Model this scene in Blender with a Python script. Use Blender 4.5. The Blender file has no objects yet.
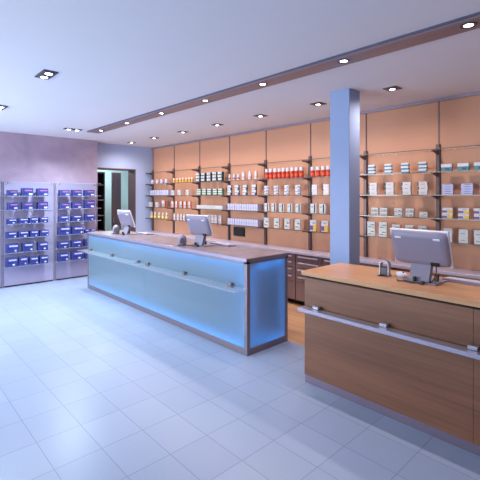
import bpy, bmesh, math
from mathutils import Vector, Matrix
PI = math.pi
scene = bpy.context.scene
COL = scene.collection

# ------------------------------------------------------------------ materials
def srgb(r, g, b):
    f = lambda c: (c / 255 / 12.92) if c / 255 <= 0.04045 else ((c / 255 + 0.055) / 1.055) ** 2.4
    return (f(r), f(g), f(b), 1.0)

def new_mat(name):
    m = bpy.data.materials.new(name); m.use_nodes = True
    nt = m.node_tree; nt.nodes.clear()
    out = nt.nodes.new('ShaderNodeOutputMaterial')
    return m, nt, out

def node(nt, kind, **kw):
    n = nt.nodes.new(kind)
    for k, v in kw.items():
        if k.startswith('_'): setattr(n, k[1:], v)
        else: n.inputs[k].default_value = v
    return n

def principled(name, col, rough=0.5, metal=0.0, spec=0.5, noise=0.06, scale=12.0, coat=0.0, bump=0.0):
    """base material: colour slightly broken up by object-space noise"""
    m, nt, out = new_mat(name)
    p = node(nt, 'ShaderNodeBsdfPrincipled', Roughness=rough, Metallic=metal)
    p.inputs['Specular IOR Level'].default_value = spec
    p.inputs['Coat Weight'].default_value = coat
    tc = nt.nodes.new('ShaderNodeTexCoord')
    nz = node(nt, 'ShaderNodeTexNoise', Scale=scale, Detail=4.0)
    nt.links.new(tc.outputs['Object'], nz.inputs['Vector'])
    mx = nt.nodes.new('ShaderNodeMix'); mx.data_type = 'RGBA'
    c = srgb(*col)
    mx.inputs[6].default_value = tuple(x * (1 - noise) for x in c[:3]) + (1,)
    mx.inputs[7].default_value = tuple(min(1, x * (1 + noise)) for x in c[:3]) + (1,)
    nt.links.new(nz.outputs['Fac'], mx.inputs[0])
    nt.links.new(mx.outputs[2], p.inputs['Base Color'])
    if bump:
        b = node(nt, 'ShaderNodeBump', Strength=bump, Distance=0.01)
        nt.links.new(nz.outputs['Fac'], b.inputs['Height'])
        nt.links.new(b.outputs[0], p.inputs['Normal'])
    nt.links.new(p.outputs[0], out.inputs[0])
    return m

def emit(name, col, strength):
    m, nt, out = new_mat(name)
    e = node(nt, 'ShaderNodeEmission', Color=srgb(*col), Strength=strength)
    nt.links.new(e.outputs[0], out.inputs[0])
    return m

def wood(name, dark, light, axis, rough=0.4, fine=60.0, coat=0.0):
    """wood grain running along the given axis (0 x, 1 y, 2 z)"""
    m, nt, out = new_mat(name)
    tc = nt.nodes.new('ShaderNodeTexCoord')
    mp = nt.nodes.new('ShaderNodeMapping')
    s = [fine, fine, fine]; s[axis] = fine * 0.035
    mp.inputs['Scale'].default_value = s
    nt.links.new(tc.outputs['Object'], mp.inputs['Vector'])
    n1 = node(nt, 'ShaderNodeTexNoise', Scale=1.0, Detail=5.0, Roughness=0.65)
    nt.links.new(mp.outputs[0], n1.inputs['Vector'])
    mp2 = nt.nodes.new('ShaderNodeMapping')
    s2 = [fine * .16] * 3; s2[axis] = fine * 0.012
    mp2.inputs['Scale'].default_value = s2
    nt.links.new(tc.outputs['Object'], mp2.inputs['Vector'])
    n2 = node(nt, 'ShaderNodeTexNoise', Scale=1.0, Detail=2.0)
    nt.links.new(mp2.outputs[0], n2.inputs['Vector'])
    ad = node(nt, 'ShaderNodeMath', _operation='ADD')
    nt.links.new(n1.outputs['Fac'], ad.inputs[0]); nt.links.new(n2.outputs['Fac'], ad.inputs[1])
    cr = nt.nodes.new('ShaderNodeValToRGB')
    cr.color_ramp.elements[0].position = 0.34; cr.color_ramp.elements[0].color = srgb(*dark)
    cr.color_ramp.elements[1].position = 0.68; cr.color_ramp.elements[1].color = srgb(*light)
    hf = node(nt, 'ShaderNodeMath', _operation='MULTIPLY'); hf.inputs[1].default_value = 0.5
    nt.links.new(ad.outputs[0], hf.inputs[0]); nt.links.new(hf.outputs[0], cr.inputs[0])
    p = node(nt, 'ShaderNodeBsdfPrincipled', Roughness=rough)
    p.inputs['Coat Weight'].default_value = coat
    nt.links.new(cr.outputs[0], p.inputs['Base Color'])
    nt.links.new(p.outputs[0], out.inputs[0])
    return m

def tiles(name, base, base2, joint, sx, sy, ox, oy, jw, rough=0.3):
    m, nt, out = new_mat(name)
    geo = nt.nodes.new('ShaderNodeTexCoord')
    sep = nt.nodes.new('ShaderNodeSeparateXYZ'); nt.links.new(geo.outputs['Object'], sep.inputs[0])
    dist, cell = [], []
    for ax, s, o in ((0, sx, ox), (1, sy, oy)):
        a = node(nt, 'ShaderNodeMath', _operation='SUBTRACT'); a.inputs[1].default_value = o
        nt.links.new(sep.outputs[ax], a.inputs[0])
        d = node(nt, 'ShaderNodeMath', _operation='DIVIDE'); d.inputs[1].default_value = s
        nt.links.new(a.outputs[0], d.inputs[0])
        fl = node(nt, 'ShaderNodeMath', _operation='FLOOR'); nt.links.new(d.outputs[0], fl.inputs[0]); cell.append(fl)
        rd = node(nt, 'ShaderNodeMath', _operation='ROUND'); nt.links.new(d.outputs[0], rd.inputs[0])
        df = node(nt, 'ShaderNodeMath', _operation='SUBTRACT')
        nt.links.new(d.outputs[0], df.inputs[0]); nt.links.new(rd.outputs[0], df.inputs[1])
        ab = node(nt, 'ShaderNodeMath', _operation='ABSOLUTE'); nt.links.new(df.outputs[0], ab.inputs[0])
        ml = node(nt, 'ShaderNodeMath', _operation='MULTIPLY'); ml.inputs[1].default_value = s
        nt.links.new(ab.outputs[0], ml.inputs[0]); dist.append(ml)
    mn = node(nt, 'ShaderNodeMath', _operation='MINIMUM')
    nt.links.new(dist[0].outputs[0], mn.inputs[0]); nt.links.new(dist[1].outputs[0], mn.inputs[1])
    lt = node(nt, 'ShaderNodeMath', _operation='LESS_THAN'); lt.inputs[1].default_value = jw
    nt.links.new(mn.outputs[0], lt.inputs[0])
    cb = nt.nodes.new('ShaderNodeCombineXYZ')
    nt.links.new(cell[0].outputs[0], cb.inputs[0]); nt.links.new(cell[1].outputs[0], cb.inputs[1])
    wn = nt.nodes.new('ShaderNodeTexWhiteNoise'); nt.links.new(cb.outputs[0], wn.inputs['Vector'])
    nz = node(nt, 'ShaderNodeTexNoise', Scale=45.0, Detail=5.0, Roughness=0.7); nt.links.new(geo.outputs['Object'], nz.inputs['Vector'])
    mixf = node(nt, 'ShaderNodeMath', _operation='MULTIPLY_ADD'); mixf.inputs[1].default_value = 0.45
    nt.links.new(wn.outputs['Value'], mixf.inputs[0])
    h = node(nt, 'ShaderNodeMath', _operation='MULTIPLY'); h.inputs[1].default_value = 0.55
    nt.links.new(nz.outputs['Fac'], h.inputs[0]); nt.links.new(h.outputs[0], mixf.inputs[2])
    mx = nt.nodes.new('ShaderNodeMix'); mx.data_type = 'RGBA'
    mx.inputs[6].default_value = srgb(*base); mx.inputs[7].default_value = srgb(*base2)
    nt.links.new(mixf.outputs[0], mx.inputs[0])
    mj = nt.nodes.new('ShaderNodeMix'); mj.data_type = 'RGBA'
    nt.links.new(lt.outputs[0], mj.inputs[0]); nt.links.new(mx.outputs[2], mj.inputs[6]); mj.inputs[7].default_value = srgb(*joint)
    p = node(nt, 'ShaderNodeBsdfPrincipled', Roughness=rough)
    nt.links.new(mj.outputs[2], p.inputs['Base Color'])
    iv = node(nt, 'ShaderNodeMath', _operation='SUBTRACT'); iv.inputs[0].default_value = 1.0
    nt.links.new(lt.outputs[0], iv.inputs[1])
    b = node(nt, 'ShaderNodeBump', Strength=0.35, Distance=0.002)
    nt.links.new(iv.outputs[0], b.inputs['Height']); nt.links.new(b.outputs[0], p.inputs['Normal'])
    nt.links.new(p.outputs[0], out.inputs[0])
    return m

def clear_glass(name, tint, base=0.04, rough=0.03, haze=0.0):
    m, nt, out = new_mat(name)
    t = node(nt, 'ShaderNodeBsdfTransparent', Color=srgb(*tint))
    g = node(nt, 'ShaderNodeBsdfGlossy', Color=(1, 1, 1, 1), Roughness=rough)
    lw = node(nt, 'ShaderNodeLayerWeight', Blend=0.5)
    pw = node(nt, 'ShaderNodeMath', _operation='POWER'); pw.inputs[1].default_value = 5.0
    nt.links.new(lw.outputs['Facing'], pw.inputs[0])
    ad = node(nt, 'ShaderNodeMath', _operation='MULTIPLY_ADD'); ad.inputs[1].default_value = 0.8; ad.inputs[2].default_value = base
    nt.links.new(pw.outputs[0], ad.inputs[0])
    mx = nt.nodes.new('ShaderNodeMixShader')
    src = t
    if haze:
        d = node(nt, 'ShaderNodeBsdfTranslucent', Color=srgb(225, 236, 240)); d2 = node(nt, 'ShaderNodeBsdfDiffuse', Color=srgb(225, 236, 240))
        a1 = nt.nodes.new('ShaderNodeMixShader'); a1.inputs[0].default_value = 0.5
        nt.links.new(d.outputs[0], a1.inputs[1]); nt.links.new(d2.outputs[0], a1.inputs[2])
        a2 = nt.nodes.new('ShaderNodeMixShader'); a2.inputs[0].default_value = haze
        nt.links.new(t.outputs[0], a2.inputs[1]); nt.links.new(a1.outputs[0], a2.inputs[2]); src = a2
    nt.links.new(ad.outputs[0], mx.inputs[0]); nt.links.new(src.outputs[0], mx.inputs[1]); nt.links.new(g.outputs[0], mx.inputs[2])
    nt.links.new(mx.outputs[0], out.inputs[0])
    return m

def frosted_glass(name, tint, diff, wt=0.55):
    """milky panel: passes diffused light, has a glossy face"""
    m, nt, out = new_mat(name)
    t = node(nt, 'ShaderNodeBsdfTranslucent', Color=srgb(*tint))
    d = node(nt, 'ShaderNodeBsdfDiffuse', Color=srgb(*diff))
    g = node(nt, 'ShaderNodeBsdfGlossy', Color=(1, 1, 1, 1), Roughness=0.09)
    fr = node(nt, 'ShaderNodeFresnel', IOR=1.5)
    m1 = nt.nodes.new('ShaderNodeMixShader'); m1.inputs[0].default_value = wt
    nt.links.new(d.outputs[0], m1.inputs[1]); nt.links.new(t.outputs[0], m1.inputs[2])
    m2 = nt.nodes.new('ShaderNodeMixShader')
    nt.links.new(fr.outputs[0], m2.inputs[0]); nt.links.new(m1.outputs[0], m2.inputs[1]); nt.links.new(g.outputs[0], m2.inputs[2])
    nt.links.new(m2.outputs[0], out.inputs[0])
    return m

def stucco(name, a, b, scale=1.6, rough=0.75):
    m, nt, out = new_mat(name)
    tc = nt.nodes.new('ShaderNodeTexCoord')
    n1 = node(nt, 'ShaderNodeTexNoise', Scale=scale, Detail=8.0, Roughness=0.62, Distortion=0.6)
    nt.links.new(tc.outputs['Object'], n1.inputs['Vector'])
    cr = nt.nodes.new('ShaderNodeValToRGB')
    cr.color_ramp.elements[0].position = 0.3; cr.color_ramp.elements[0].color = srgb(*a)
    cr.color_ramp.elements[1].position = 0.72; cr.color_ramp.elements[1].color = srgb(*b)
    nt.links.new(n1.outputs['Fac'], cr.inputs[0])
    p = node(nt, 'ShaderNodeBsdfPrincipled', Roughness=rough)
    nt.links.new(cr.outputs[0], p.inputs['Base Color'])
    bp = node(nt, 'ShaderNodeBump', Strength=0.15, Distance=0.01)
    nt.links.new(n1.outputs['Fac'], bp.inputs['Height']); nt.links.new(bp.outputs[0], p.inputs['Normal'])
    nt.links.new(p.outputs[0], out.inputs[0])
    return m

M = {}
M['tile'] = tiles('floor_tile', (142, 154, 180), (156, 167, 191), (124, 130, 156), 0.30, 0.36208, 0.8117, 3.2726, 0.0026, 0.33)
M['wood_floor'] = wood('wood_floor', (176, 128, 96), (214, 168, 130), 1, 0.4, 30)
M['ceiling'] = principled('ceiling_paint', (230, 230, 238), 0.85, noise=0.015, scale=2)
M['lav_stucco'] = stucco('lavender_stucco', (154, 132, 156), (182, 160, 178))
M['blue_wall'] = principled('pale_lavender_paint', (182, 200, 238), 0.8, noise=0.03, scale=3)
M['white_wall'] = principled('white_paint', (205, 207, 216), 0.85, noise=0.02, scale=3)
M['orange'] = principled('orange_panel', (206, 148, 118), 0.55, noise=0.03, scale=3)
M['seam'] = principled('panel_seam', (118, 84, 72), 0.5)
M['bronze'] = principled('dark_bronze', (104, 84, 86), 0.4, 0.4)
M['rail'] = principled('wall_rail', (150, 124, 132), 0.5)
M['light_edge'] = principled('pale_glass_edge', (150, 152, 182), 0.2)
M['column'] = principled('column_paint', (146, 164, 204), 0.6, noise=0.03, scale=4)
M['frame'] = principled('counter_frame_steel', (134, 122, 132), 0.38, 0.55, noise=0.05, scale=30)
M['frame_top'] = stucco('mottled_counter_top', (104, 88, 94), (160, 140, 144), 9, 0.28)
M['edge'] = principled('lavender_steel_edge', (158, 152, 176), 0.35, 0.5)
M['frost'] = frosted_glass('frosted_panel', (206, 232, 250), (150, 174, 190), 0.56)
M['inner_white'] = principled('counter_core', (64, 72, 84), 0.7)
M['tube'] = emit('blue_light_tube', (80, 168, 255), 36.0)
M['glass'] = clear_glass('clear_glass', (250, 252, 251))
M['glass_edge'] = principled('glass_edge', (78, 92, 92), 0.15, spec=0.8)
M['shelf_glass'] = clear_glass('counter_shelf_glass', (240, 247, 249), 0.06, 0.06, 0.22)
M['steel'] = principled('brushed_steel', (178, 176, 190), 0.32, 0.85, noise=0.04, scale=40)
M['handle'] = principled('handle_metal', (196, 186, 200), 0.4, 0.3)
M['chrome'] = principled('chrome', (200, 198, 206), 0.18, 0.95)
M['wood_front'] = wood('walnut_front', (102, 62, 44), (138, 90, 64), 1, 0.42, 46)
M['wood_top'] = wood('light_walnut_top', (176, 124, 86), (212, 158, 112), 1, 0.34, 46)
M['gap'] = principled('dark_reveal', (34, 24, 24), 0.7)
M['plinth'] = principled('plinth_metal', (132, 118, 136), 0.35, 0.6)
M['cab'] = wood('cabinet_brown', (120, 94, 94), (146, 118, 116), 2, 0.4, 40)
M['worktop'] = principled('pale_worktop', (188, 178, 198), 0.3, noise=0.04, scale=20)
M['beamwood'] = wood('ceiling_walnut', (138, 112, 112), (164, 138, 134), 1, 0.45, 40)
M['beamside'] = principled('beam_metal', (96, 92, 116), 0.5, 0.3)
M['beamedge'] = principled('beam_trim', (150, 138, 158), 0.4, 0.3)
M['lens'] = emit('lamp_lens', (255, 246, 232), 16.0)
M['lens_cool'] = emit('cool_lamp_lens', (236, 246, 255), 16.0)
M['housing'] = principled('lamp_housing', (96, 90, 102), 0.4, 0.5)
M['mon'] = principled('monitor_plastic', (134, 126, 146), 0.4, noise=0.02)
M['mon_edge'] = principled('monitor_rim', (214, 208, 222), 0.35, noise=0.02)
M['screen'] = principled('dark_screen', (30, 32, 42), 0.12)
M['black'] = principled('black_plastic', (22, 20, 24), 0.45)
M['darkshelf'] = principled('dark_shelf_unit', (46, 36, 40), 0.6)
M['mint'] = principled('mint_wall', (202, 222, 222), 0.6, noise=0.02)
M['brown_door'] = wood('brown_door', (98, 76, 78), (120, 96, 96), 2, 0.5, 20)
M['display'] = principled('lilac_display_panel', (166, 156, 186), 0.6, noise=0.03, scale=3)
M['lining'] = principled('door_lining', (104, 82, 88), 0.5)
M['lobby'] = principled('window_frame_metal', (120, 122, 134), 0.4, 0.6)
# product colours
PC = dict(white=(208, 205, 210), cream=(228, 214, 190), lilac=(176, 172, 220), red=(182, 34, 24), orange=(214, 84, 40),
          yellow=(226, 178, 70), green=(92, 132, 96), darkgreen=(44, 68, 60), blue=(96, 122, 176), teal=(60, 122, 140),
          navy=(58, 66, 110), black=(44, 40, 46), grey=(150, 152, 160), pink=(214, 176, 186), royal=(44, 52, 122), coral=(160, 96, 134),
          deep=(36, 38, 84), amber=(214, 150, 70), purple=(112, 76, 136), mint=(178, 206, 186))
for k, c in PC.items(): M['p_' + k] = principled('print_' + k, c, 0.42, noise=0.03, scale=30)

# ------------------------------------------------------------------ mesh helpers
class MB:
    """collects shapes for ONE mesh object; every shape takes a material key"""
    def __init__(self): self.bm = bmesh.new(); self.mats = []
    def mi(self, key):
        if key not in self.mats: self.mats.append(key)
        return self.mats.index(key)
    def box(self, x0, x1, y0, y1, z0, z1, mat, bevel=0.0, seg=1):
        b = bmesh.new()
        vs = [b.verts.new((x, y, z)) for x in (x0, x1) for y in (y0, y1) for z in (z0, z1)]
        for f in ((0, 1, 3, 2), (4, 6, 7, 5), (0, 4, 5, 1), (2, 3, 7, 6), (0, 2, 6, 4), (1, 5, 7, 3)): b.faces.new([vs[i] for i in f])
        bmesh.ops.recalc_face_normals(b, faces=b.faces)
        if bevel: bmesh.ops.bevel(b, geom=b.edges[:], offset=bevel, segments=seg, affect='EDGES', profile=0.5)
        self.take(b, mat); return self
    def take(self, b, mat):
        i = self.mi(mat)
        for f in b.faces: f.material_index = i
        me = bpy.data.meshes.new('t'); b.to_mesh(me); b.free()
        self.bm.from_mesh(me); bpy.data.meshes.remove(me)
    def lathe(self, prof, mat_of, cx=0, cy=0, n=20):
        """prof: list of (r, z); mat_of: key or list of keys per band"""
        for k in range(len(prof) - 1):
            mat = mat_of if isinstance(mat_of, str) else mat_of[k]
            i = self.mi(mat)
            (r0, z0), (r1, z1) = prof[k], prof[k + 1]
            a = [self.bm.verts.new((cx + r0 * math.cos(2 * PI * j / n), cy + r0 * math.sin(2 * PI * j / n), z0)) for j in range(n)] if r0 > 1e-6 else [self.bm.verts.new((cx, cy, z0))]
            c = [self.bm.verts.new((cx + r1 * math.cos(2 * PI * j / n), cy + r1 * math.sin(2 * PI * j / n), z1)) for j in range(n)] if r1 > 1e-6 else [self.bm.verts.new((cx, cy, z1))]
            for j in range(n):
                j2 = (j + 1) % n
                if len(a) == 1: f = self.bm.faces.new((a[0], c[j2], c[j])) if len(c) > 1 else None
                elif len(c) == 1: f = self.bm.faces.new((a[j], a[j2], c[0]))
                else: f = self.bm.faces.new((a[j], a[j2], c[j2], c[j]))
                if f: f.material_index = i; f.smooth = True
        return self
    def prism(self, pts, axis, a0, a1, mat, bevel=0.0):
        """extrude a 2D outline along an axis ('x': pts=(y,z), 'y': pts=(x,z), 'z': pts=(x,y))"""
        b = bmesh.new()
        def P(p, a): return {'x': (a, p[0], p[1]), 'y': (p[0], a, p[1]), 'z': (p[0], p[1], a)}[axis]
        lo = [b.verts.new(P(p, a0)) for p in pts]; hi = [b.verts.new(P(p, a1)) for p in pts]
        b.faces.new(lo); b.faces.new(hi[::-1])
        for i in range(len(pts)):
            j = (i + 1) % len(pts); b.faces.new((lo[i], lo[j], hi[j], hi[i]))
        bmesh.ops.recalc_face_normals(b, faces=b.faces)
        if bevel: bmesh.ops.bevel(b, geom=b.edges[:], offset=bevel, segments=2, affect='EDGES', profile=0.5)
        self.take(b, mat); return self
    def tube(self, pts, r, mat, n=10):
        pts = [Vector(p) for p in pts]; rings = []; i_ = self.mi(mat)
        up = Vector((0, 0, 1))
        for i, p in enumerate(pts):
            d = (pts[min(i + 1, len(pts) - 1)] - pts[max(i - 1, 0)]).normalized()
            u = d.cross(up);
            if u.length < 1e-3: u = d.cross(Vector((1, 0, 0)))
            u.normalize(); v = u.cross(d).normalized()
            rings.append([self.bm.verts.new(p + r * (math.cos(2 * PI * k / n) * u + math.sin(2 * PI * k / n) * v)) for k in range(n)])
        for a, b in zip(rings, rings[1:]):
            for k in range(n):
                f = self.bm.faces.new((a[k], a[(k + 1) % n], b[(k + 1) % n], b[k])); f.material_index = i_; f.smooth = True
        for ring in (rings[0], rings[-1]):
            f = self.bm.faces.new(ring); f.material_index = i_
        return self
    def transform(self, mtx): bmesh.ops.transform(self.bm, matrix=mtx, verts=self.bm.verts); return self
    def build(self, name, parent=None, loc=(0, 0, 0), rotz=0.0):
        bmesh.ops.recalc_face_normals(self.bm, faces=self.bm.faces)
        me = bpy.data.meshes.new(name); self.bm.to_mesh(me); self.bm.free()
        for k in self.mats: me.materials.append(M[k])
        o = bpy.data.objects.new(name, me); COL.objects.link(o)
        o.location = loc; o.rotation_euler = (0, 0, rotz)
        if parent: o.parent = parent
        return o

def smooth_path(pts, k=6):
    P = [Vector(p) for p in pts]; P = [P[0]] + P + [P[-1]]; out = []
    for i in range(1, len(P) - 2):
        for s in range(k):
            t = s / k
            out.append(0.5 * ((2 * P[i]) + (-P[i-1] + P[i+1]) * t + (2*P[i-1] - 5*P[i] + 4*P[i+1] - P[i+2]) * t*t + (-P[i-1] + 3*P[i] - 3*P[i+1] + P[i+2]) * t**3))
    out.append(P[-2]); return out

def tag(o, label, cat, group=None):
    o['label'] = label; o['category'] = cat
    if group: o['group'] = group
    return o
def thing(name, label, cat, loc, rotz=0, group=None):
    o = bpy.data.objects.new(name, None); COL.objects.link(o)
    o.location = loc; o.rotation_euler = (0, 0, rotz); o.empty_display_size = 0.1
    return tag(o, label, cat, group)
def struct(o): o['kind'] = 'structure'; return o
def copy_tree(o, parent=None):
    c = o.copy(); COL.objects.link(c); c.parent = parent
    for ch in [x for x in bpy.data.objects if x.parent == o]: copy_tree(ch, c)
    return c
ORD = ['first', 'second', 'third', 'fourth', 'fifth', 'sixth', 'seventh', 'eighth', 'ninth', 'tenth', 'eleventh', 'twelfth', 'thirteenth', 'fourteenth']
# ------------------------------------------------------------------ setting
CH = 2.855                                             # ceiling height
XW, YL = 5.03, 8.25                                    # back wall, left wall
XS, YR = -2.2, -3.0                                    # street window wall, wall behind the photographer
struct(MB().box(XS - .2, 3.53, YR, 8.30, -0.1, 0.0, 'tile').build('floor'))
struct(MB().box(3.53, XW + .1, YR, 8.55, -0.1, 0.0, 'wood_floor').build('floor'))
struct(MB().box(3.2, 6.0, 8.55, 10.4, -0.1, 0.0, 'wood_floor').build('floor'))
struct(MB().box(XS - .2, XW + .1, YR - .2, 8.9, CH, CH + 0.15, 'ceiling').build('ceiling'))
struct(MB().box(XS - .2, 3.505, YL, 8.56, 0, CH, 'lav_stucco').build('wall_left'))
w = MB()                                               # wall with the doorway
w.box(3.30, 3.56, 8.56, 8.86, 0, CH, 'blue_wall').box(4.56, XW + .1, 8.56, 8.86, 0, CH, 'blue_wall').box(3.56, 4.56, 8.56, 8.86, 2.31, CH, 'blue_wall')
struct(w.build('wall_doorway'))
l = MB()
l.box(3.56, 3.585, 8.55, 8.88, 0, 2.31, 'lining').box(4.535, 4.56, 8.55, 8.88, 0, 2.31, 'lining').box(3.585, 4.535, 8.55, 8.88, 2.285, 2.31, 'lining')
struct(l.build('door_1'))
struct(MB().box(XW, XW + .15, YR, 8.56, 0, CH, 'seam').build('wall_back'))
POST = [8.505, 7.59, 6.63, 5.685, 4.725, 3.77, 2.82, 1.86, 0.905, -0.05, -1.0, -1.95, -2.9]
edges = [8.555] + POST[1:]
for i in range(len(edges) - 1):
    struct(MB().box(XW - .018, XW, edges[i + 1] + .006, edges[i] - .006, 0.0, CH - .002, 'orange', 0.002).build('trim_%d' % (i + 1)))
struct(MB().box(XS - .2, XW + .1, YR - .15, YR, 0, CH, 'white_wall').build('wall_rear'))
struct(MB().box(XW - .045, XW - .0185, YR, 8.555, CH - .034, CH - .0005, 'beamedge').build('trim_13'))
# street wall: piers, sill and head around four unseen windows added for light
WY = [(-2.6, -0.2), (0.1, 2.5), (2.8, 5.2), (5.5, 7.9)]
w = MB().box(XS - .2, XS, YR, YL, 0, .25, 'white_wall').box(XS - .2, XS, YR, YL, 2.6, CH, 'white_wall')
ys = [YR] + [v for p in WY for v in p] + [YL]
for a, b in zip(ys[0::2], ys[1::2]): w.box(XS - .2, XS, a, b, .25, 2.6, 'white_wall')
struct(w.build('wall_street'))
for i, (a, b) in enumerate(WY):
    f = MB()
    for y in (a, (a + b) / 2 - .02, b - .04): f.box(XS - .14, XS - .06, y, y + .04, .25, 2.6, 'lobby')
    f.box(XS - .14, XS - .06, a, b, .25, .29, 'lobby').box(XS - .14, XS - .06, a, b, 2.56, 2.6, 'lobby')
    fo = struct(f.build('window_%d' % (i + 1)))
    MB().box(XS - .104, XS - .096, a + .04, b - .04, .29, 2.56, 'glass').build('pane', fo)
# room behind the doorway
struct(MB().box(3.15, 3.30, 8.86, 10.4, 0, 2.75, 'mint').build('wall_passage'))
struct(MB().box(5.75, 5.90, 8.86, 10.4, 0, 2.75, 'mint').build('wall_passage'))
struct(MB().box(5.13, 5.90, 8.71, 8.86, 0, 2.75, 'mint').build('wall_passage'))
struct(MB().box(3.15, 5.90, 10.25, 10.4, 0, 2.75, 'mint').build('wall_passage'))
struct(MB().box(3.15, 5.90, 8.86, 10.4, 2.62, 2.75, 'ceiling').build('ceiling'))
# column
struct(MB().box(3.80, 4.02, 2.34, 2.588, 0, CH, 'column', 0.004).build('column'))

# ------------------------------------------------------------------ doorway room
t = thing('storage_shelf', 'dark open storage shelf inside the doorway at its left side', 'shelf', (3.78, 9.35, 0))
b = MB().box(-.30, -.27, -.18, .18, 0, 2.25, 'darkshelf').box(.27, .30, -.18, .18, 0, 2.25, 'darkshelf').box(-.27, .27, .15, .18, 0, 2.25, 'darkshelf').box(-.27, .27, -.18, .15, 2.21, 2.25, 'darkshelf').box(-.27, .27, -.18, .15, 0, .06, 'darkshelf')
b.build('shelf_case', t)
for z in (.45, .83, 1.2, 1.57, 1.93): MB().box(-.268, .268, -.18, .148, z, z + .018, 'edge').build('shelf_board', t)
d = struct(MB().box(4.395, 4.635, 9.46, 9.50, 0.005, 2.27, 'brown_door', .002).box(4.41, 4.62, 9.455, 9.4598, .1, 2.2, 'brown_door').build('door_2'))
MB().box(4.41, 4.425, 9.40, 9.4545, 1.0, 1.14, 'steel', .004).build('door_handle', d)

# ------------------------------------------------------------------ left display wall
for i, (x0, x1, nm) in enumerate(((.84, 1.70, 'third'), (1.745, 2.60, 'left'), (2.655, 3.475, 'right'))):
    lab = {'left': 'lilac glass display panel with gaps of blue boxes, left one fully seen', 'right': 'lilac glass display panel between the left panel and the doorway',
           'third': 'lilac glass display panel cut off by the left picture edge'}[nm]
    t = thing('display_panel', lab, 'display panel', (x0, YL, 0))
    w = x1 - x0
    MB().box(0, w, -.020, -.006, .02, 1.935, 'display', .002).build('panel', t)
    MB().box(.01, w - .01, -.03, -.002, 0.0, .019, 'gap').build('plinth', t)
    for fx in (.05, w - .05): MB().box(fx - .012, fx + .012, -.05, -.0205, 1.905, 1.925, 'chrome', .003).build('clip', t)
for x, lab in ((1.722, 'thin metal upright at the left of the blue box shelves'), (2.628, 'thin metal upright between the two bays of blue boxes'), (3.483, 'thin metal upright at the right end of blue box shelves')):
    tag(MB().box(x - .006, x + .006, YL - .028, YL - .001, 0, 1.96, 'edge', .001).build('shelf_upright'), lab, 'upright', 'thin uprights of the blue box wall')
LZ = [1.935, 1.677, 1.425, 1.170, 0.915, 0.650, 0.398]
LN = ['empty topmost glass shelf', 'glass shelf for top row', 'glass shelf for second row', 'glass shelf for third row', 'glass shelf for fourth row', 'glass shelf for fifth row', 'glass shelf for bottom row']
for i, (x0, x1, nm) in enumerate(((.85, 1.715, 'bay cut by picture edge'), (1.74, 2.615, 'left bay'), (2.642, 3.475, 'right bay'))):
    for z, ln in zip(LZ, LN):
        o = MB().box(x0, x1, 8.0, YL - .024, z - .008, z, 'glass').box(x0, x1, 7.999, 8.0015, z - .007, z, 'light_edge').build('glass_shelf')
        tag(o, '%s of blue boxes, %s' % (ln, nm), 'shelf', 'glass shelves on the left wall')
BLUE = [
  (0, 1, [(1.845, 0.169, 0.107), (2.092, 0.194, 0.146), (2.357, 0.198, 0.144)]),
  (0, 2, [(1.853, 0.176, 0.132), (2.095, 0.194, 0.135), (2.36, 0.186, 0.139)]),
  (0, 3, [(1.838, 0.156, 0.09), (2.022, 0.17, 0.096), (2.202, 0.155, 0.099), (2.375, 0.156, 0.101)]),
  (0, 4, [(1.831, 0.17, 0.108), (2.024, 0.176, 0.114), (2.206, 0.148, 0.112), (2.386, 0.158, 0.114)]),
  (0, 5, [(1.846, 0.2, 0.156), (2.098, 0.186, 0.156), (2.361, 0.179, 0.144)]),
  (0, 6, [(1.835, 0.189, 0.152), (2.021, 0.149, 0.151), (2.201, 0.156, 0.139), (2.377, 0.158, 0.141)]),
  (1, 1, [(2.759, 0.19, 0.118), (2.997, 0.188, 0.121), (3.256, 0.207, 0.123)]),
  (1, 2, [(2.759, 0.19, 0.118), (2.997, 0.188, 0.121), (3.256, 0.207, 0.164)]),
  (1, 3, [(2.745, 0.18, 0.118), (2.992, 0.198, 0.121), (3.26, 0.197, 0.136)]),
  (1, 4, [(2.755, 0.229, 0.15), (3.014, 0.222, 0.145), (3.198, 0.088, 0.078), (3.312, 0.094, 0.078)]),
  (1, 5, [(2.736, 0.199, 0.126), (2.992, 0.198, 0.129), (3.258, 0.201, 0.14)]),
  (1, 6, [(2.737, 0.195, 0.149), (3.008, 0.23, 0.161), (3.26, 0.197, 0.144)])]
ROWN = ['top row', 'second row', 'third row', 'fourth row', 'fifth row', 'bottom row']
for bay, lev, items in BLUE:
    for k, (x, w, h) in enumerate(items):
        w -= .012; d = .12 if w > .1 else .09
        b = MB().box(-w/2, w/2, -d/2, d/2, 0, h, 'p_royal', .002)
        y = -d/2 - .0008
        st = (bay * 5 + lev * 2 + k) % 3
        if lev in (1, 2):
            b.box(-w*.26, w*.40, y, y + .001, h*.62, h*.78, 'p_coral'); b.box(-w*.42, -w*.05, y, y + .001, h*.28, h*.42, 'p_deep')
            b.box(w*.1, w*.42, y, y + .001, h*.12, h*.34, 'p_lilac' if st else 'p_white')
        else:
            b.box(-w*.30, w*.42, y, y + .001, h*.66, h*.84, 'p_lilac'); b.box(-w*.42, w*.0, y, y + .001, h*.40, h*.52, 'p_deep')
            b.box(w*(.05 + .1*st), w*(.25 + .08*st), y, y + .001, h*.12, h*.30, 'p_white' if st != 1 else 'p_lilac')
        o = b.build('blue_box', None, (x, 8.03 + d/2, LZ[lev]))
        size = 'small royal blue' if w < .1 else ('tall royal blue' if h > .14 else 'royal blue')
        tag(o, '%s product box, %s from left, %s of the %s bay, left wall' % (size, ORD[k], ROWN[lev - 1], ['left', 'right'][bay]), 'box', 'blue product boxes on the left wall')

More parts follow.
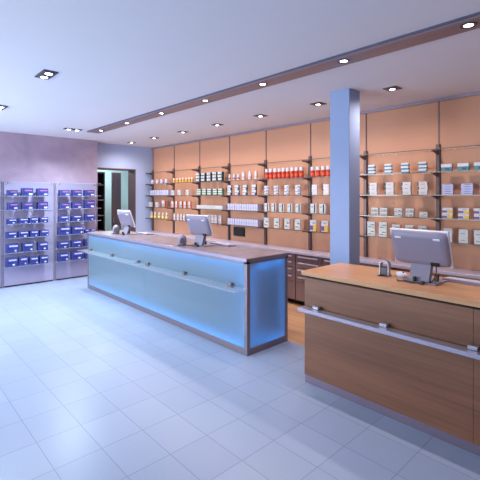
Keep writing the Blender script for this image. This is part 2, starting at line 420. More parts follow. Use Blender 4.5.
# ------------------------------------------------------------------ back wall shelving
SZ = [2.230, 1.962, 1.692, 1.420, 1.152]               # tops of the glass shelves
BAY = ['first bay from left', 'second bay from left', 'third bay from left', 'fourth bay from left', 'fifth bay from left', 'bay left of pillar', 'bay right of pillar', 'rightmost bay', 'bay beyond right edge']
POSTN = ['at the corner by the doorway wall', 'second from the left corner', 'third from the left corner', 'fourth from the left corner', 'fifth from the left corner', 'sixth from the left, left of the pillar', 'just right of the pillar', 'rightmost in view, behind the large monitor', 'beyond the right edge']
for i in range(9):
    y = POST[i]
    t = thing('shelf_upright', 'dark metal shelf upright with arms, %s' % POSTN[i], 'upright', (XW - .018, y, 0), 0, 'dark uprights of the back wall')
    MB().box(-.035, -.0005, -.022, .022, .833, 2.30, 'bronze', .002).build('post', t)
    MB().box(-.014, -.0005, -.006, .006, 2.30, CH - .045, 'rail').build('upper_rail', t)
    for z in SZ:
        z0 = z - .0095
        b = MB().prism([(-.036, z0 - .045), (-.036, z0), (-.205, z0), (-.205, z0 - .018), (-.12, z0 - .022)], 'y', -.011, .011, 'bronze')
        b.build('shelf_arm', t)
for i in range(8):
    for lv, z in enumerate(SZ):
        ya, yb = POST[i + 1] + .026, POST[i] - .026
        o = MB().box(4.785, 5.009, ya - .024, yb + .024, z - .009, z, 'glass').box(4.7835, 4.786, ya - .024, yb + .024, z - .009, z, 'glass_edge').build('glass_shelf')
        # shelf runs in front of the upright's face only over its arms
        tag(o, '%s, back wall, %s' % (['empty topmost glass shelf', 'glass shelf under the top product row', 'glass shelf under the second product row', 'glass shelf under the third product row', 'glass shelf under the bottom product row'][lv], BAY[i]), 'shelf', 'glass shelves on the back wall')

def carton(kind, w, d, h):
    """front faces -x; returns a mesh object with its printed faces"""
    b = MB(); fx = -d/2 - .0006; sy = -w/2 - .0006
    base = {'lilac_carton': 'p_lilac', 'red_side_carton': 'p_orange', 'green_white_carton': 'p_darkgreen', 'flat_green_carton': 'p_green',
            'black_stripe_carton': 'p_white', 'flat_lilac_carton': 'p_lilac', 'teal_base_carton': 'p_teal', 'blue_white_carton': 'p_navy',
            'green_edge_carton': 'p_white', 'banded_carton': 'p_white', 'teal_band_carton': 'p_white', 'yellow_panel_carton': 'p_white'}.get(kind, 'p_white')
    b.box(-d/2, d/2, -w/2, w/2, 0, h - .0004, base, min(.0015, h * .05))
    F = lambda a, c, z0, z1, m: b.box(fx, fx + .001, w * a, w * c, h * z0, h * z1, m)      # a, c: -.5 right ... .5 left in the picture
    S = lambda a, c, z0, z1, m: b.box(d * a, d * c, sy, sy + .001, h * z0, h * z1, m)
    if kind == 'lilac_carton': F(-.5, .12, .02, .97, 'p_white'); F(-.36, 0, .25, .6, 'p_blue')
    elif kind == 'red_side_carton': F(-.42, .5, .02, .98, 'p_white'); F(-.3, .3, .3, .45, 'p_coral'); F(-.42, .5, .0, .14, 'p_pink')
    elif kind == 'white_carton': F(-.4, .4, .3, .5, 'p_pink')
    elif kind == 'pale_carton': F(-.4, .4, .55, .68, 'p_coral'); F(-.2, .4, .15, .35, 'p_grey')
    elif kind == 'small_white_carton': F(-.4, .4, .1, .35, 'p_mint')
    elif kind == 'green_white_carton': F(-.4, .5, .3, .97, 'p_white'); F(-.2, .1, .45, .8, 'p_blue')
    elif kind == 'flat_green_carton': F(-.46, .5, .38, .97, 'p_white')
    elif kind == 'blue_white_carton': F(-.5, .5, .5, .98, 'p_white'); F(-.25, .5, .06, .4, 'p_white'); F(-.1, .2, .55, .75, 'p_blue'); S(-.5, .5, .5, .98, 'p_green')
    elif kind == 'banded_carton': F(-.5, .5, .04, .22, 'p_blue'); F(-.5, -.05, .4, .62, 'p_black'); S(-.5, .5, .0, .3, 'p_grey')
    elif kind == 'black_stripe_carton': F(-.34, -.1, .04, .96, 'p_black'); F(.0, .4, .1, .3, 'p_mint'); F(.05, .35, .6, .75, 'p_grey')
    elif kind == 'green_print_carton': F(-.4, .05, .52, .66, 'p_green'); F(-.1, .35, .2, .32, 'p_green'); F(.1, .4, .68, .86, 'p_mint'); F(-.4, -.15, .1, .3, 'p_yellow')
    elif kind == 'wide_white_carton': F(-.4, .4, .3, .42, 'p_pink'); F(.42, .5, .1, .9, 'p_darkgreen')
    elif kind == 'yellow_panel_carton': F(-.5, -.02, .02, .58, 'p_yellow'); F(.02, .5, .08, .5, 'p_purple'); F(-.3, .1, .68, .8, 'p_grey'); S(-.5, .5, .02, .45, 'p_yellow')
    elif kind == 'teal_band_carton': F(-.5, .5, .05, .48, 'p_teal'); F(-.2, .3, .1, .4, 'p_blue'); S(-.5, .5, .05, .48, 'p_navy')
    elif kind == 'green_edge_carton': F(.38, .5, .1, .9, 'p_darkgreen'); F(-.25, .2, .35, .5, 'p_grey'); F(-.3, .1, .7, .8, 'p_pink')
    elif kind == 'grey_print_carton': F(-.5, .5, .04, .36, 'p_grey'); F(-.35, .0, .4, .62, 'p_green'); F(.1, .4, .5, .7, 'p_grey'); F(-.1, .15, .08, .3, 'p_yellow')
    elif kind == 'teal_base_carton': F(-.5, .5, .55, .97, 'p_white'); F(-.3, .1, .16, .42, 'p_navy'); F(.15, .42, .2, .4, 'p_green'); S(-.5, .5, .55, .97, 'p_white')
    elif kind == 'flat_lilac_carton': F(-.5, .5, .02, .25, 'p_white'); F(-.3, .2, .4, .7, 'p_blue')
    elif kind == 'plain_white_carton': F(-.2, .3, .3, .45, 'p_grey'); F(-.35, .0, .62, .78, 'p_mint')
    return b.build('medicine_carton')

def bottle(kind, w, h):
    """body plus a cap as its part"""
    r = w / 2
    body, band, cap, name = {'red_bottle': ('p_red', 'p_orange', 'p_white', 'medicine_bottle'), 'yellow_bottle': ('p_yellow', 'p_cream', 'p_white', 'medicine_bottle'),
        'white_bottle': ('p_white', 'p_pink', 'p_white', 'medicine_bottle'), 'slim_white_bottle': ('p_white', 'p_coral', 'p_white', 'medicine_bottle'),
        'white_jar': ('p_white', 'p_lilac', 'p_white', 'medicine_jar'), 'amber_jar': ('p_amber', 'p_yellow', 'p_cream', 'medicine_jar')}[kind]
    o = bpy.data.objects.new(name, None); COL.objects.link(o)
    hb = h * {'red_bottle': .66, 'yellow_bottle': .62, 'white_bottle': .74, 'slim_white_bottle': .74, 'white_jar': .66, 'amber_jar': .66}[kind]
    MB().lathe([(0, 0), (r*.94, 0), (r, .004), (r, hb*.25), (r, hb*.62), (r, hb*.9), (r*.88, hb), (0, hb)], [body, body, body, band, body, body, body], n=18).build('body', o)
    rc = r * (.92 if kind in ('red_bottle', 'amber_jar', 'white_jar') else .8)
    MB().lathe([(0, hb + .0002), (rc, hb + .0002), (rc, h - .004), (rc*.92, h), (0, h)], cap, n=18).build('cap', o)
    return o

# bay, row, kind, centres along the wall, width, depth, height of one, stacked
PRODUCTS = [
    (0, 1, 'white_jar', [8.329, 8.102, 7.913, 7.713], 0.082, 0.082, 0.098, 1),
    (0, 2, 'lilac_carton', [8.343, 8.237, 8.133, 8.031, 7.931, 7.831, 7.734, 7.638], 0.091, 0.1, 0.121, 1),
    (0, 3, 'white_carton', [8.373, 8.079], 0.112, 0.036, 0.109, 1),
    (0, 3, 'red_side_carton', [7.793], 0.128, 0.041, 0.15, 1),
    (0, 4, 'yellow_bottle', [8.352, 8.188, 8.014, 7.845, 7.692], 0.068, 0.068, 0.147, 1),
    (1, 1, 'amber_jar', [7.383, 7.253, 7.138, 7.032, 6.918, 6.802, 6.702], 0.051, 0.051, 0.105, 1),
    (1, 2, 'pale_carton', [7.421, 7.161, 6.857], 0.111, 0.035, 0.112, 1),
    (1, 3, 'red_side_carton', [7.411, 7.259, 7.091, 6.935, 6.775], 0.074, 0.024, 0.142, 1),
    (1, 4, 'white_bottle', [7.363, 7.222, 7.104, 6.988], 0.058, 0.058, 0.139, 1),
    (2, 1, 'green_white_carton', [6.484, 6.311, 6.124, 5.947, 5.781], 0.12, 0.06, 0.059, 3),
    (2, 2, 'flat_green_carton', [6.447, 6.276, 6.108, 5.931, 5.775], 0.121, 0.06, 0.042, 3),
    (2, 3, 'small_white_carton', [6.481, 6.393, 6.308, 6.223, 6.139, 6.057, 5.977, 5.897, 5.819, 5.742], 0.074, 0.1, 0.071, 1),
    (2, 4, 'pale_carton', [6.125, 6.012, 5.914, 5.785], 0.073, 0.023, 0.076, 2),
    (3, 1, 'slim_white_bottle', [5.522, 5.397, 5.283], 0.049, 0.049, 0.121, 1),
    (3, 1, 'white_bottle', [5.155, 4.988, 4.838], 0.06, 0.06, 0.152, 1),
    (3, 2, 'blue_white_carton', [5.506, 5.305, 5.095, 4.863], 0.1, 0.032, 0.093, 2),
    (3, 3, 'lilac_carton', [5.53, 5.466, 5.401, 5.337, 5.274, 5.212, 5.151, 5.09, 5.03, 4.97, 4.912, 4.855, 4.798], 0.055, 0.1, 0.115, 1),
    (3, 4, 'lilac_carton', [5.525, 5.46, 5.395, 5.332, 5.268, 5.207, 5.146, 5.085, 5.025, 4.966, 4.908, 4.85, 4.793], 0.055, 0.1, 0.111, 1),
    (4, 1, 'red_bottle', [4.582, 4.489, 4.391, 4.3, 4.21, 4.123, 4.026, 3.941, 3.846], 0.068, 0.068, 0.17, 1),
    (4, 2, 'banded_carton', [4.566, 4.348, 4.122, 3.898], 0.091, 0.029, 0.052, 3),
    (4, 3, 'black_stripe_carton', [4.56, 4.398, 4.228, 4.056, 3.885], 0.1, 0.03, 0.136, 1),
    (4, 4, 'green_print_carton', [4.568, 4.339, 4.112, 3.9], 0.109, 0.033, 0.16, 1),
    (5, 1, 'red_bottle', [3.631, 3.532, 3.439, 3.351], 0.068, 0.068, 0.154, 1),
    (5, 2, 'wide_white_carton', [3.579, 3.372], 0.099, 0.032, 0.052, 3),
    (5, 3, 'black_stripe_carton', [3.595, 3.432], 0.107, 0.032, 0.14, 1),
    (5, 4, 'yellow_panel_carton', [3.6, 3.394], 0.114, 0.036, 0.162, 1),
    (6, 1, 'teal_band_carton', [2.651, 2.42, 2.202, 1.985], 0.095, 0.03, 0.043, 3),
    (6, 2, 'green_edge_carton', [2.631, 2.402, 2.185, 1.985], 0.114, 0.036, 0.053, 3),
    (6, 3, 'grey_print_carton', [2.603, 2.482], 0.096, 0.031, 0.051, 2),
    (6, 3, 'grey_print_carton', [2.287, 2.142], 0.099, 0.032, 0.051, 2),
    (6, 3, 'green_print_carton', [1.975], 0.094, 0.028, 0.066, 1),
    (6, 4, 'green_print_carton', [2.654, 2.491], 0.11, 0.033, 0.092, 2),
    (6, 4, 'green_print_carton', [2.314, 2.149, 1.985], 0.101, 0.03, 0.082, 2),
    (7, 1, 'teal_base_carton', [1.714, 1.538, 1.372], 0.115, 0.037, 0.087, 1),
    (7, 2, 'flat_lilac_carton', [1.703, 1.499, 1.31], 0.121, 0.039, 0.025, 5),
    (7, 3, 'yellow_panel_carton', [1.705, 1.532, 1.372], 0.114, 0.036, 0.061, 2),
    (7, 4, 'plain_white_carton', [1.7, 1.534, 1.381], 0.094, 0.028, 0.075, 2),
]
LOOK = {'white_jar': 'squat white jar', 'lilac_carton': 'upright lilac and white carton', 'white_carton': 'small white carton', 'red_side_carton': 'white carton with orange side',
 'yellow_bottle': 'yellow bottle with white cap', 'amber_jar': 'small amber jar', 'pale_carton': 'pale white carton', 'white_bottle': 'white bottle with white cap',
 'green_white_carton': 'dark green and white carton', 'flat_green_carton': 'flat green and white carton', 'small_white_carton': 'little white carton', 'slim_white_bottle': 'slim white bottle',
 'blue_white_carton': 'navy and white carton', 'red_bottle': 'red bottle with white cap', 'banded_carton': 'white carton with dark band', 'black_stripe_carton': 'white carton with black stripe',
 'green_print_carton': 'white carton with green print', 'wide_white_carton': 'plain white carton', 'yellow_panel_carton': 'yellow and white carton', 'teal_band_carton': 'white carton with teal band',
 'green_edge_carton': 'white carton, dark green edge', 'grey_print_carton': 'white carton with grey print', 'teal_base_carton': 'teal and white carton', 'flat_lilac_carton': 'flat lilac carton', 'plain_white_carton': 'pale white carton'}
CAT = {'jar': 'jar', 'carton': 'box', 'bottle': 'bottle'}
ROWP = ['top row', 'second row', 'third row', 'bottom row']
count = {}
for bay, row, kind, ys, w, d, h, n in PRODUCTS:
    typ = kind.split('_')[-1]
    proto = None
    for y in ys:
        k = count.get((bay, row), 0); count[(bay, row)] = k + 1
        for s in range(n):
            if proto is None: o = proto = carton(kind, w, d, h) if typ == 'carton' else bottle(kind, w, h)
            else: o = copy_tree(proto)
            jit = ((k * 7 + s * 3 + bay) % 5 - 2) * .0012
            o.location = (4.842 + d/2 + abs(jit), y + (jit if n > 1 else 0), SZ[row] + s * h)
            look = LOOK[kind]
            if n == 1: lab = '%s, %s from left, %s, %s' % (look, ORD[k], ROWP[row - 1], BAY[bay])
            else:
                pos = {2: ['bottom', 'top'], 3: ['bottom', 'middle', 'top'], 5: ['bottom', 'second', 'third', 'fourth', 'top']}[n][s]
                lab = '%s, %s in %s stack, %s, %s' % (look, pos, ORD[k], ROWP[row - 1], BAY[bay])
            tag(o, lab, CAT[typ], '%ss, %s of the back wall, %s' % (look, ROWP[row - 1], BAY[bay]))
            assert len(lab.split()) <= 16, lab

# ------------------------------------------------------------------ worktop and drawer cabinets along the back wall
tag(MB().box(4.70, XW - .019, YR + .01, 8.50, .795, .832, 'worktop', .003).build('worktop'), 'long pale worktop running along the orange back wall', 'worktop')
CN = ['hidden behind the glowing counter, left of the seen ones', 'partly hidden behind the right end of glowing counter', 'fully in view between the two counters', 'partly hidden behind the pillar and wooden counter', 'hidden behind the wooden counter']
Y0 = 4.826
proto = None
for i in range(5):
    loc = (4.735, Y0 - i * .488, 0)
    lab = 'brown drawer cabinet under the worktop, ' + CN[i]
    if proto is None:
        t = proto = thing('drawer_cabinet', lab, 'cabinet', loc, 0, 'brown drawer cabinets under the back worktop')
        MB().box(.02, .27, -.486, -.002, .08, .794, 'cab').box(.10, .27, -.486, -.002, 0, .08, 'gap').build('cabinet_body', t)
        for z1, z0 in ((.785, .695), (.690, .590), (.585, .480), (.475, .375)):
            dr = MB().box(0, .019, -.480, -.008, z0, z1, 'cab', .002).build('drawer', t)
            MB().box(-.028, -.016, -.43, -.06, z1 - .042, z1 - .022, 'handle', .003).box(-.018, .0, -.41, -.395, z1 - .034, z1 - .024, 'steel').box(-.018, .0, -.095, -.08, z1 - .034, z1 - .024, 'steel').build('handle', dr)
        MB().box(0, .019, -.480, -.008, .09, .370, 'cab', .002).build('door', t)
    else:
        t = copy_tree(proto); t.location = loc; t['label'] = lab
t = thing('wall_speaker', 'square black speaker panel on the orange wall below the lilac cartons', 'speaker', (XW - .018, 5.405, .93))
MB().box(-.03, 0, -.145, .145, 0, .165, 'black', .004).build('casing', t)
g = MB()
for k in range(9): g.box(-.033, -.0302, -.13, .13, .012 + k * .0165, .022 + k * .0165, 'darkshelf')
g.build('grille', t)

# ------------------------------------------------------------------ glowing glass counter
CX0, CX1, CY0, CY1, CT = 2.86, 3.515, 2.97, 7.17, 1.02
t = thing('reception_counter', 'long reception counter with glowing blue frosted glass panels and steel frame', 'counter', ((CX0 + CX1)/2, (CY0 + CY1)/2, 0))
ox, oy = (CX0 + CX1)/2, (CY0 + CY1)/2
X0, X1, Y0_, Y1_ = CX0 - ox, CX1 - ox, CY0 - oy, CY1 - oy
f = MB()
f.box(X0, X1, Y0_, Y1_, 0, .068, 'frame', .002)
for x in (X0, X1 - .045):
    for y in (Y0_, Y1_ - .045): f.box(x, x + .045, y, y + .045, .068, .985, 'frame', .002)
f.box(X0, X1, Y0_, Y0_ + .04, .962, .985, 'frame'); f.box(X0, X1, Y1_ - .04, Y1_, .962, .985, 'frame')
f.box(X0, X0 + .04, Y0_, Y1_, .962, .985, 'frame'); f.box(X1 - .04, X1, Y0_, Y1_, .962, .985, 'frame')
f.build('frame', t)
MB().box(X0 + .004, X1 - .004, Y0_ + .004, Y1_ - .004, .985, CT, 'frame_top', .002).build('counter_top', t)
e = MB().box(X0 - .004, X0 + .003, Y0_ - .004, Y1_ + .004, .986, CT - .001, 'edge').box(X0 - .004, X1 + .004, Y0_ - .004, Y0_ + .003, .986, CT - .001, 'frame').box(X0 - .004, X1 + .004, Y1_ - .003, Y1_ + .004, .986, CT - .001, 'edge')
e.build('top_edge', t)
ym = 5.12 - oy
MB().box(X0 + .006, X0 + .014, Y0_ + .046, ym - .002, .069, .961, 'frost').build('front_panel', t)
MB().box(X0 + .006, X0 + .014, ym + .002, Y1_ - .046, .069, .961, 'frost').build('front_panel', t)
MB().box(X0 + .046, X1 - .046, Y0_ + .006, Y0_ + .014, .069, .961, 'frost').build('end_panel', t)
MB().box(X0 + .046, X1 - .046, Y1_ - .014, Y1_ - .006, .069, .961, 'frost').build('end_panel', t)
c = MB().box(X1 - .03, X1 - .02, Y0_ + .046, Y1_ - .046, .069, .961, 'inner_white')
c.build('back_board', t)
tb = MB()
for z in (.075, .938):
    tb.box(X0 + .05, X0 + .065, Y0_ + .08, Y1_ - .08, z, z + (.022 if z < .5 else .012), 'tube')
tb.build('light_tube', t)
tb = MB()
for x in (X0 + .07, X1 - .075): tb.box(x, x + .007, Y0_ + .06, Y0_ + .072, .09, .94, 'tube')
tb.box(X0 + .14, X1 - .09, Y0_ + .05, Y0_ + .065, .075, .089, 'tube'); tb.box(X0 + .14, X1 - .09, Y0_ + .05, Y0_ + .065, .938, .952, 'tube')
tb.build('light_tube', t)
for (a, b_, cl, lab) in ((5.16, 7.13, (5.262, 6.125, 6.99), 'clear glass bag shelf on the glowing counter, farther one by the doorway'),
                         (2.93, 5.14, (3.208, 4.083, 4.98), 'clear glass bag shelf on the glowing counter, nearer one at its right')):
    t = thing('bag_shelf', lab, 'shelf', (CX0, (a + b_)/2, .70)); yc = (a + b_)/2
    MB().box(-.197, -.012, a - yc, b_ - yc, 0, .012, 'shelf_glass').box(-.2, -.197, a - yc, b_ - yc, 0, .012, 'edge').build('glass_plate', t)
    for y in cl:
        MB().box(-.045, .004, y - yc - .032, y - yc + .032, .0125, .034, 'frame', .004, 2).box(-.045, .004, y - yc - .032, y - yc + .032, -.016, -.0005, 'frame', .004, 2).build('clamp', t)

# ------------------------------------------------------------------ wooden counter
DX0, DX1, DY1, DY0, DT = 2.855, 3.48, 2.215, -1.6, 1.0
t = thing('wooden_counter', 'wooden service counter with dark walnut front and lighter top', 'counter', ((DX0 + DX1)/2, (DY0 + DY1)/2, 0))
ox, oy = (DX0 + DX1)/2, (DY0 + DY1)/2
x0, x1, y0, y1 = DX0 - ox, DX1 - ox, DY0 - oy, DY1 - oy
MB().box(x0 - .012, x1 + .01, y0 - .03, y1 + .03, .962, DT, 'wood_top', .002).build('counter_top', t)
MB().box(x0 + .022, x1 - .02, y0 + .01, y1 - .01, .07, .961, 'gap').build('carcass', t)
sm = .845 - oy
MB().box(x0, x0 + .02, sm + .0007, y1, .068, .945, 'wood_front', .001).build('front_panel', t)
MB().box(x0, x0 + .02, y0, sm - .0007, .068, .945, 'wood_front', .001).build('front_panel', t)
MB().box(x0 + .021, x1 - .005, y1 - .009, y1 + .008, .068, .945, 'wood_front', .001).build('side_panel', t)
MB().box(x0 + .006, x1 - .02, y0 + .02, y1 - .004, 0, .067, 'plinth').build('plinth', t)
t = thing('bag_shelf', 'lavender metal bag rail shelf along the front of the wooden counter', 'shelf', (DX0, 0.3, .69))
MB().box(-.115, -.012, -1.85, 1.905, -.018, .002, 'steel', .003, 2).box(-.118, -.110, -1.852, 1.907, -.024, .006, 'edge', .002).build('shelf_bar', t)
for y in (2.06, 1.44, .835, .23, -.38, -.99): MB().box(-.055, -.0008, y - .3 - .03, y - .3 + .03, .0025, .028, 'steel', .004, 2).build('clamp', t)

# ------------------------------------------------------------------ things on the counters
def monitor(label, loc, rotz, w=.455, h=.295):
    t = thing('computer_monitor', label, 'monitor', loc, rotz, 'flat monitors on the counters')
    tilt = math.radians(19)
    piv = Matrix.Translation((0, 0, .135)) @ Matrix.Rotation(tilt, 4, 'Y').inverted() @ Matrix.Translation((0, 0, 0))
    # housing: rim plate with a back swelling towards -x (customer side)
    b = MB()
    b.box(-.010, .012, -w/2, w/2, 0, h, 'mon_edge', .004, 2)
    rings = []
    prof = [(-.010, .004), (-.028, .012), (-.038, .03), (-.044, .06)]
    bm = b.bm; mi = b.mi('mon')
    for dx, ins in prof:
        vs = []
        rw, rh = w/2 - ins, h/2 - ins * .85
        for k in range(32):
            a = 2 * PI * k / 32; ca, sa = math.cos(a), math.sin(a); p = 12
            rr = (abs(ca) ** p + abs(sa) ** p) ** (-1 / p)
            vs.append(bm.verts.new((dx, rw * rr * ca, h/2 + rh * rr * sa)))
        rings.append(vs)
    for r0, r1 in zip(rings, rings[1:]):
        for k in range(32):
            f = bm.faces.new((r0[k], r0[(k + 1) % 32], r1[(k + 1) % 32], r1[k])); f.material_index = mi; f.smooth = True
    f = bm.faces.new(rings[-1]); f.material_index = mi
    b.transform(piv).build('housing', t)
    MB().box(.0125, .0145, -w/2 + .018, w/2 - .018, .018, h - .018, 'screen').transform(piv).build('screen', t)
    v = MB()
    for y in (-w * .33, w * .33): v.box(-.047, -.040, y - .026, y + .026, h - .062, h - .046, 'mon_edge', .003, 2)  # pale grips stand in for the highlight along the monitor's top
    v.transform(piv).build('highlight_grip', t)
    MB().box(-.054, -.040, -w * .32, -w * .18, .022, .05, 'black', .003).transform(piv).build('socket', t)
    MB().prism([(-.08, .012), (-.035, .012), (.02, .17), (.0, .175), (-.035, .15)], 'y', -.078, .078, 'mon', .004).build('stand_neck', t)
    MB().box(-.095, .14, -.135, .125, 0, .012, 'mon', .005, 2).build('stand_base', t)
    MB().tube(smooth_path([(-.03, -.11, .155), (-.05, -.12, .09), (-.06, -.09, .02), (-.102, -.02, .006), (-.12, .05, .006), (-.10, .10, .006)]), .004, 'black').box(-.135, -.105, -.06, -.035, 0, .026, 'black', .005, 2).box(-.075, -.05, -.145, -.115, .03, .075, 'black', .006, 2).box(-.115, -.085, .01, .035, .012, .05, 'black', .008, 2).tube(smooth_path([(-.12, -.05, .012), (-.14, .02, .006), (-.13, .08, .006), (-.15, .13, .006), (-.11, .16, .006)]), .004, 'black').build('cable', t)
    return t
monitor('large lavender monitor seen from behind on the wooden counter', (3.20, 1.305, DT), math.radians(-2))
monitor('grey monitor seen from behind, nearer one on the glowing counter', (3.195, 4.178, CT), math.radians(5), .425, .288)
monitor('small looking grey monitor at the far end of glowing counter', (3.195, 6.23, CT), math.radians(0))

def card_reader(label, loc, rotz, sc=1.0, fill=True):
    t = thing('card_reader', label, 'card reader', loc, rotz, 'card readers beside the monitors')
    t.scale = (sc, sc, sc)
    if fill:
        MB().lathe([(0, .006), (.044, .006), (.052, .03), (.054, .06), (.049, .09), (.037, .115), (.018, .13), (0, .134)], 'mon', n=24).build('reader_body', t)
        MB().prism([(-.028, .03), (.028, .03), (.026, .075), (.012, .098), (-.012, .098), (-.026, .075)], 'x', -.058, -.038, 'housing', .003).build('keypad', t)
    else:
        out_, in_ = [], []
        for k in range(13):
            a = PI * k / 12
            out_.append((.045 * math.cos(a), .115 + .035 * math.sin(a))); in_.append((.036 * math.cos(a), .115 + .026 * math.sin(a)))
        pts = [(.045, .004)] + out_ + [(-.045, .004), (-.036, .004)] + in_[::-1] + [(.036, .004)]
        MB().prism(pts, 'x', -.035, .035, 'steel').build('hoop', t)
        MB().box(-.030, .030, -.033, .033, .006, .085, 'housing', .006, 2).build('reader_body', t)
    MB().box(-.048, .048, -.052, .052, 0, .0055, 'black', .002).build('base', t)
    MB().tube(smooth_path([(-.046, .0, .005), (-.06, .01, .004), (-.07, .03, .004), (-.06, .055, .004)]), .003, 'black').build('cable', t)
    return t
card_reader('silver hooped card reader beside the large monitor on wooden counter', (3.20, 1.625, DT), math.radians(8), .86, False)
card_reader('rounded dome card reader beside the nearer monitor on the glowing counter', (3.025, 4.39, CT), math.radians(50), 1.05)
card_reader('rounded dome card reader beside the far monitor on the glowing counter', (3.09, 6.49, CT), math.radians(55), 1.15)

t = thing('computer_mouse', 'white computer mouse on wooden counter between card reader and monitor', 'mouse', (3.27, 1.515, DT), math.radians(-30))
b = MB()
b.lathe([(0, 0), (.030, 0), (.034, .008), (.031, .020), (.021, .030), (.010, .034), (0, .035)], 'mon_edge', n=20)
b.transform(Matrix.Diagonal((1.35, 1.8, 1.1, 1))).build('mouse_body', t)
MB().box(-.004, .004, -.035, -.018, .033, .041, 'black', .001).build('wheel', t)
def keyboard(label, loc, rotz):
    t = thing('keyboard', label, 'keyboard', loc, rotz, 'keyboards on the counters')
    MB().prism([(-.07, 0), (.07, 0), (.07, .012), (-.07, .024)], 'y', -.19, .19, 'mon', .003).build('keyboard_case', t)
    k = MB()
    for r in range(5):
        for c in range(15):
            z = .024 - (r + .5) * .0021
            k.box(-.058 + r*.024, -.038 + r*.024, -.178 + c*.0238, -.158 + c*.0238, z - .001, z + .005, 'mon_edge')
    k.build('keys', t)['kind'] = 'stuff'
    return t
keyboard('lavender keyboard lying on wooden counter right of the large monitor', (3.395, 1.02, DT), 0)
keyboard('pale keyboard lying behind nearer monitor on the glowing counter', (3.42, 4.02, CT), 0)
keyboard('pale keyboard lying behind far monitor on the glowing counter', (3.42, 6.10, CT), 0)

# ------------------------------------------------------------------ ceiling beam and downlights
t = thing('ceiling_beam', 'long dropped walnut ceiling strip holding a row of downlights', 'ceiling beam', (2.94, 0, CH))
ZB = 2.832
MB().box(-.095, .108, -2.9, 7.12, ZB - CH, 0, 'beamwood').build('wood_strip', t)
MB().box(-.108, -.0955, -2.9, 7.125, ZB - CH + .008, 0, 'beamside').build('side_trim', t)
MB().box(-.108, -.080, -2.9, 7.125, ZB - CH - .004, ZB - CH - .0005, 'beamedge').build('edge_trim', t)

def spot(loc, power, col, size=2.9, blend=1.0, r=.035):
    d = bpy.data.lights.new('downlight_beam', 'SPOT'); d.energy = power; d.color = col
    d.spot_size = size; d.spot_blend = blend; d.shadow_soft_size = r
    o = bpy.data.objects.new('downlight_beam', d); COL.objects.link(o); o.location = loc
    return o
def downlight(label, group, loc, power, col, ztop, cool=False, square=.075, housing=True, size=2.9):
    t = thing('downlight', label, 'ceiling light', loc, 0, group)
    if housing:
        b = MB().box(-square, square, -square, square, -.010, 0, 'housing', .002)
        b.build('trim', t)
    zz = -.0105 if housing else -.0005
    MB().lathe([(.031, zz), (.052, zz), (.052, zz - .006), (.031, zz - .004), (.031, zz)], 'housing', n=24).build('ring', t)
    MB().lathe([(0, zz), (.030, zz), (.027, zz - .003), (0, zz - .004)], 'lens_cool' if cool else 'lens', n=20).build('lens', t)
    s = spot((0, 0, zz - .03), power, col, size); s.parent = t
    return t
WARM = (1.0, .87, .80); MIDC = (1.0, .90, .90); COOL = (.74, .90, 1.0)
BY = [6.762, 5.795, 4.775, 3.78, 2.82, 1.864, .90, -.06]
for i, y in enumerate(BY):
    lab = 'round downlight in the wooden ceiling strip, %s from its far end' % ORD[i]
    downlight(lab, 'downlights in the wooden strip', (2.94, y, ZB), 36, WARM if False else MIDC, ZB, housing=False, size=1.9)
SY = [7.967, 7.016, 6.007, 5.02, 4.025, 3.005, 2.023]
for i, y in enumerate(SY):
    lab = 'square-trimmed ceiling downlight between strip and back wall, %s from the doorway' % ORD[i]
    downlight(lab, 'square downlights near the back wall', (4.15, y, CH), 50, WARM, CH)
def twin(label, loc, rotz, pw=None):
    t = thing('twin_downlight', label, 'ceiling light', loc, rotz, 'twin downlights over the tiled floor')
    MB().box(-.145, .145, -.065, .065, -.012, 0, 'housing', .002).build('trim', t)
    for x in (-.072, .072):
        MB().lathe([(.035, -.0125), (.052, -.0125), (.052, -.02), (.035, -.017), (.035, -.0125)], 'housing', x, 0, 24).build('ring', t)
        MB().lathe([(0, -.0125), (.034, -.0125), (.030, -.019), (0, -.022)], 'lens_cool', x, 0, 20).build('lens', t)
        s = spot((x, 0, -.05), pw or 60, COOL, 2.6, 1.0, .05); s.parent = t
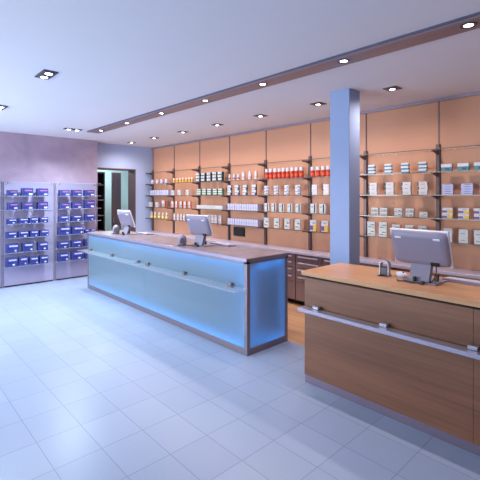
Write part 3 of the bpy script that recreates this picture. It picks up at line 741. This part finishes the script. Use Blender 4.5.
twin('twin downlight above the blue box wall, next to the wooden strip', (2.57, 7.09, CH), 0, 210)
twin('twin downlight nearest the photographer in upper left ceiling', (1.22, 4.06, CH), PI / 2, 45)
twin('twin downlight cut by the left picture edge', (1.22, 5.98, CH), PI / 2, 100)

# ------------------------------------------------------------------ sky, window fill and lamps
w = bpy.data.worlds.new('dusk_sky'); scene.world = w; w.use_nodes = True
nt = w.node_tree; bg = nt.nodes['Background']
bg.inputs[0].default_value = (.62, .76, 1.0, 1); bg.inputs[1].default_value = 1.2
def area(loc, rot, sx, sy, power, col, name='daylight'):
    d = bpy.data.lights.new(name, 'AREA'); d.shape = 'RECTANGLE'; d.size = sx; d.size_y = sy; d.energy = power; d.color = col
    o = bpy.data.objects.new(name, d); COL.objects.link(o); o.location = loc; o.rotation_euler = rot
    return o
for i, (a, b) in enumerate(WY):      # added area lights behind each unseen window, strongest at the far left
    area((XS - .35, (a + b)/2, 1.5), (0, -PI/2, 0), 2.3, 2.3, [12,40,105,310][i], (.82, .91, 1.0))
# added unseen lamp, not ceiling: glowing box and area light for the doorway room
struct(MB().box(4.0, 4.6, 9.45, 9.75, 2.58, 2.6195, 'lens_cool', .004).build('ceiling'))
area((4.3, 9.5, 2.55), (0, 0, 0), .6, .3, 14, (.86, 1.0, 1.0), 'passage_light').data.name = 'passage_light'

# ------------------------------------------------------------------ camera
cam = bpy.data.cameras.new('camera'); co = bpy.data.objects.new('camera', cam); COL.objects.link(co)
co.location = (0, 0, 1.68); co.rotation_euler = (PI/2, 0, -0.74858)
cam.sensor_width = 36; cam.lens = 36 * 394.3 / 480; cam.shift_y = -(240 - 195.8) / 480; cam.clip_start = .05; cam.clip_end = 100
scene.camera = co
vs = scene.view_settings
vs.view_transform = 'Standard'; vs.look = 'None'; vs.exposure = -0.06; vs.gamma = 1; vs.use_curve_mapping = False
scene.cycles.use_denoising = True
scene.cycles.max_bounces = 8; scene.cycles.sample_clamp_indirect = 6.0; scene.cycles.caustics_reflective = False; scene.cycles.caustics_refractive = False
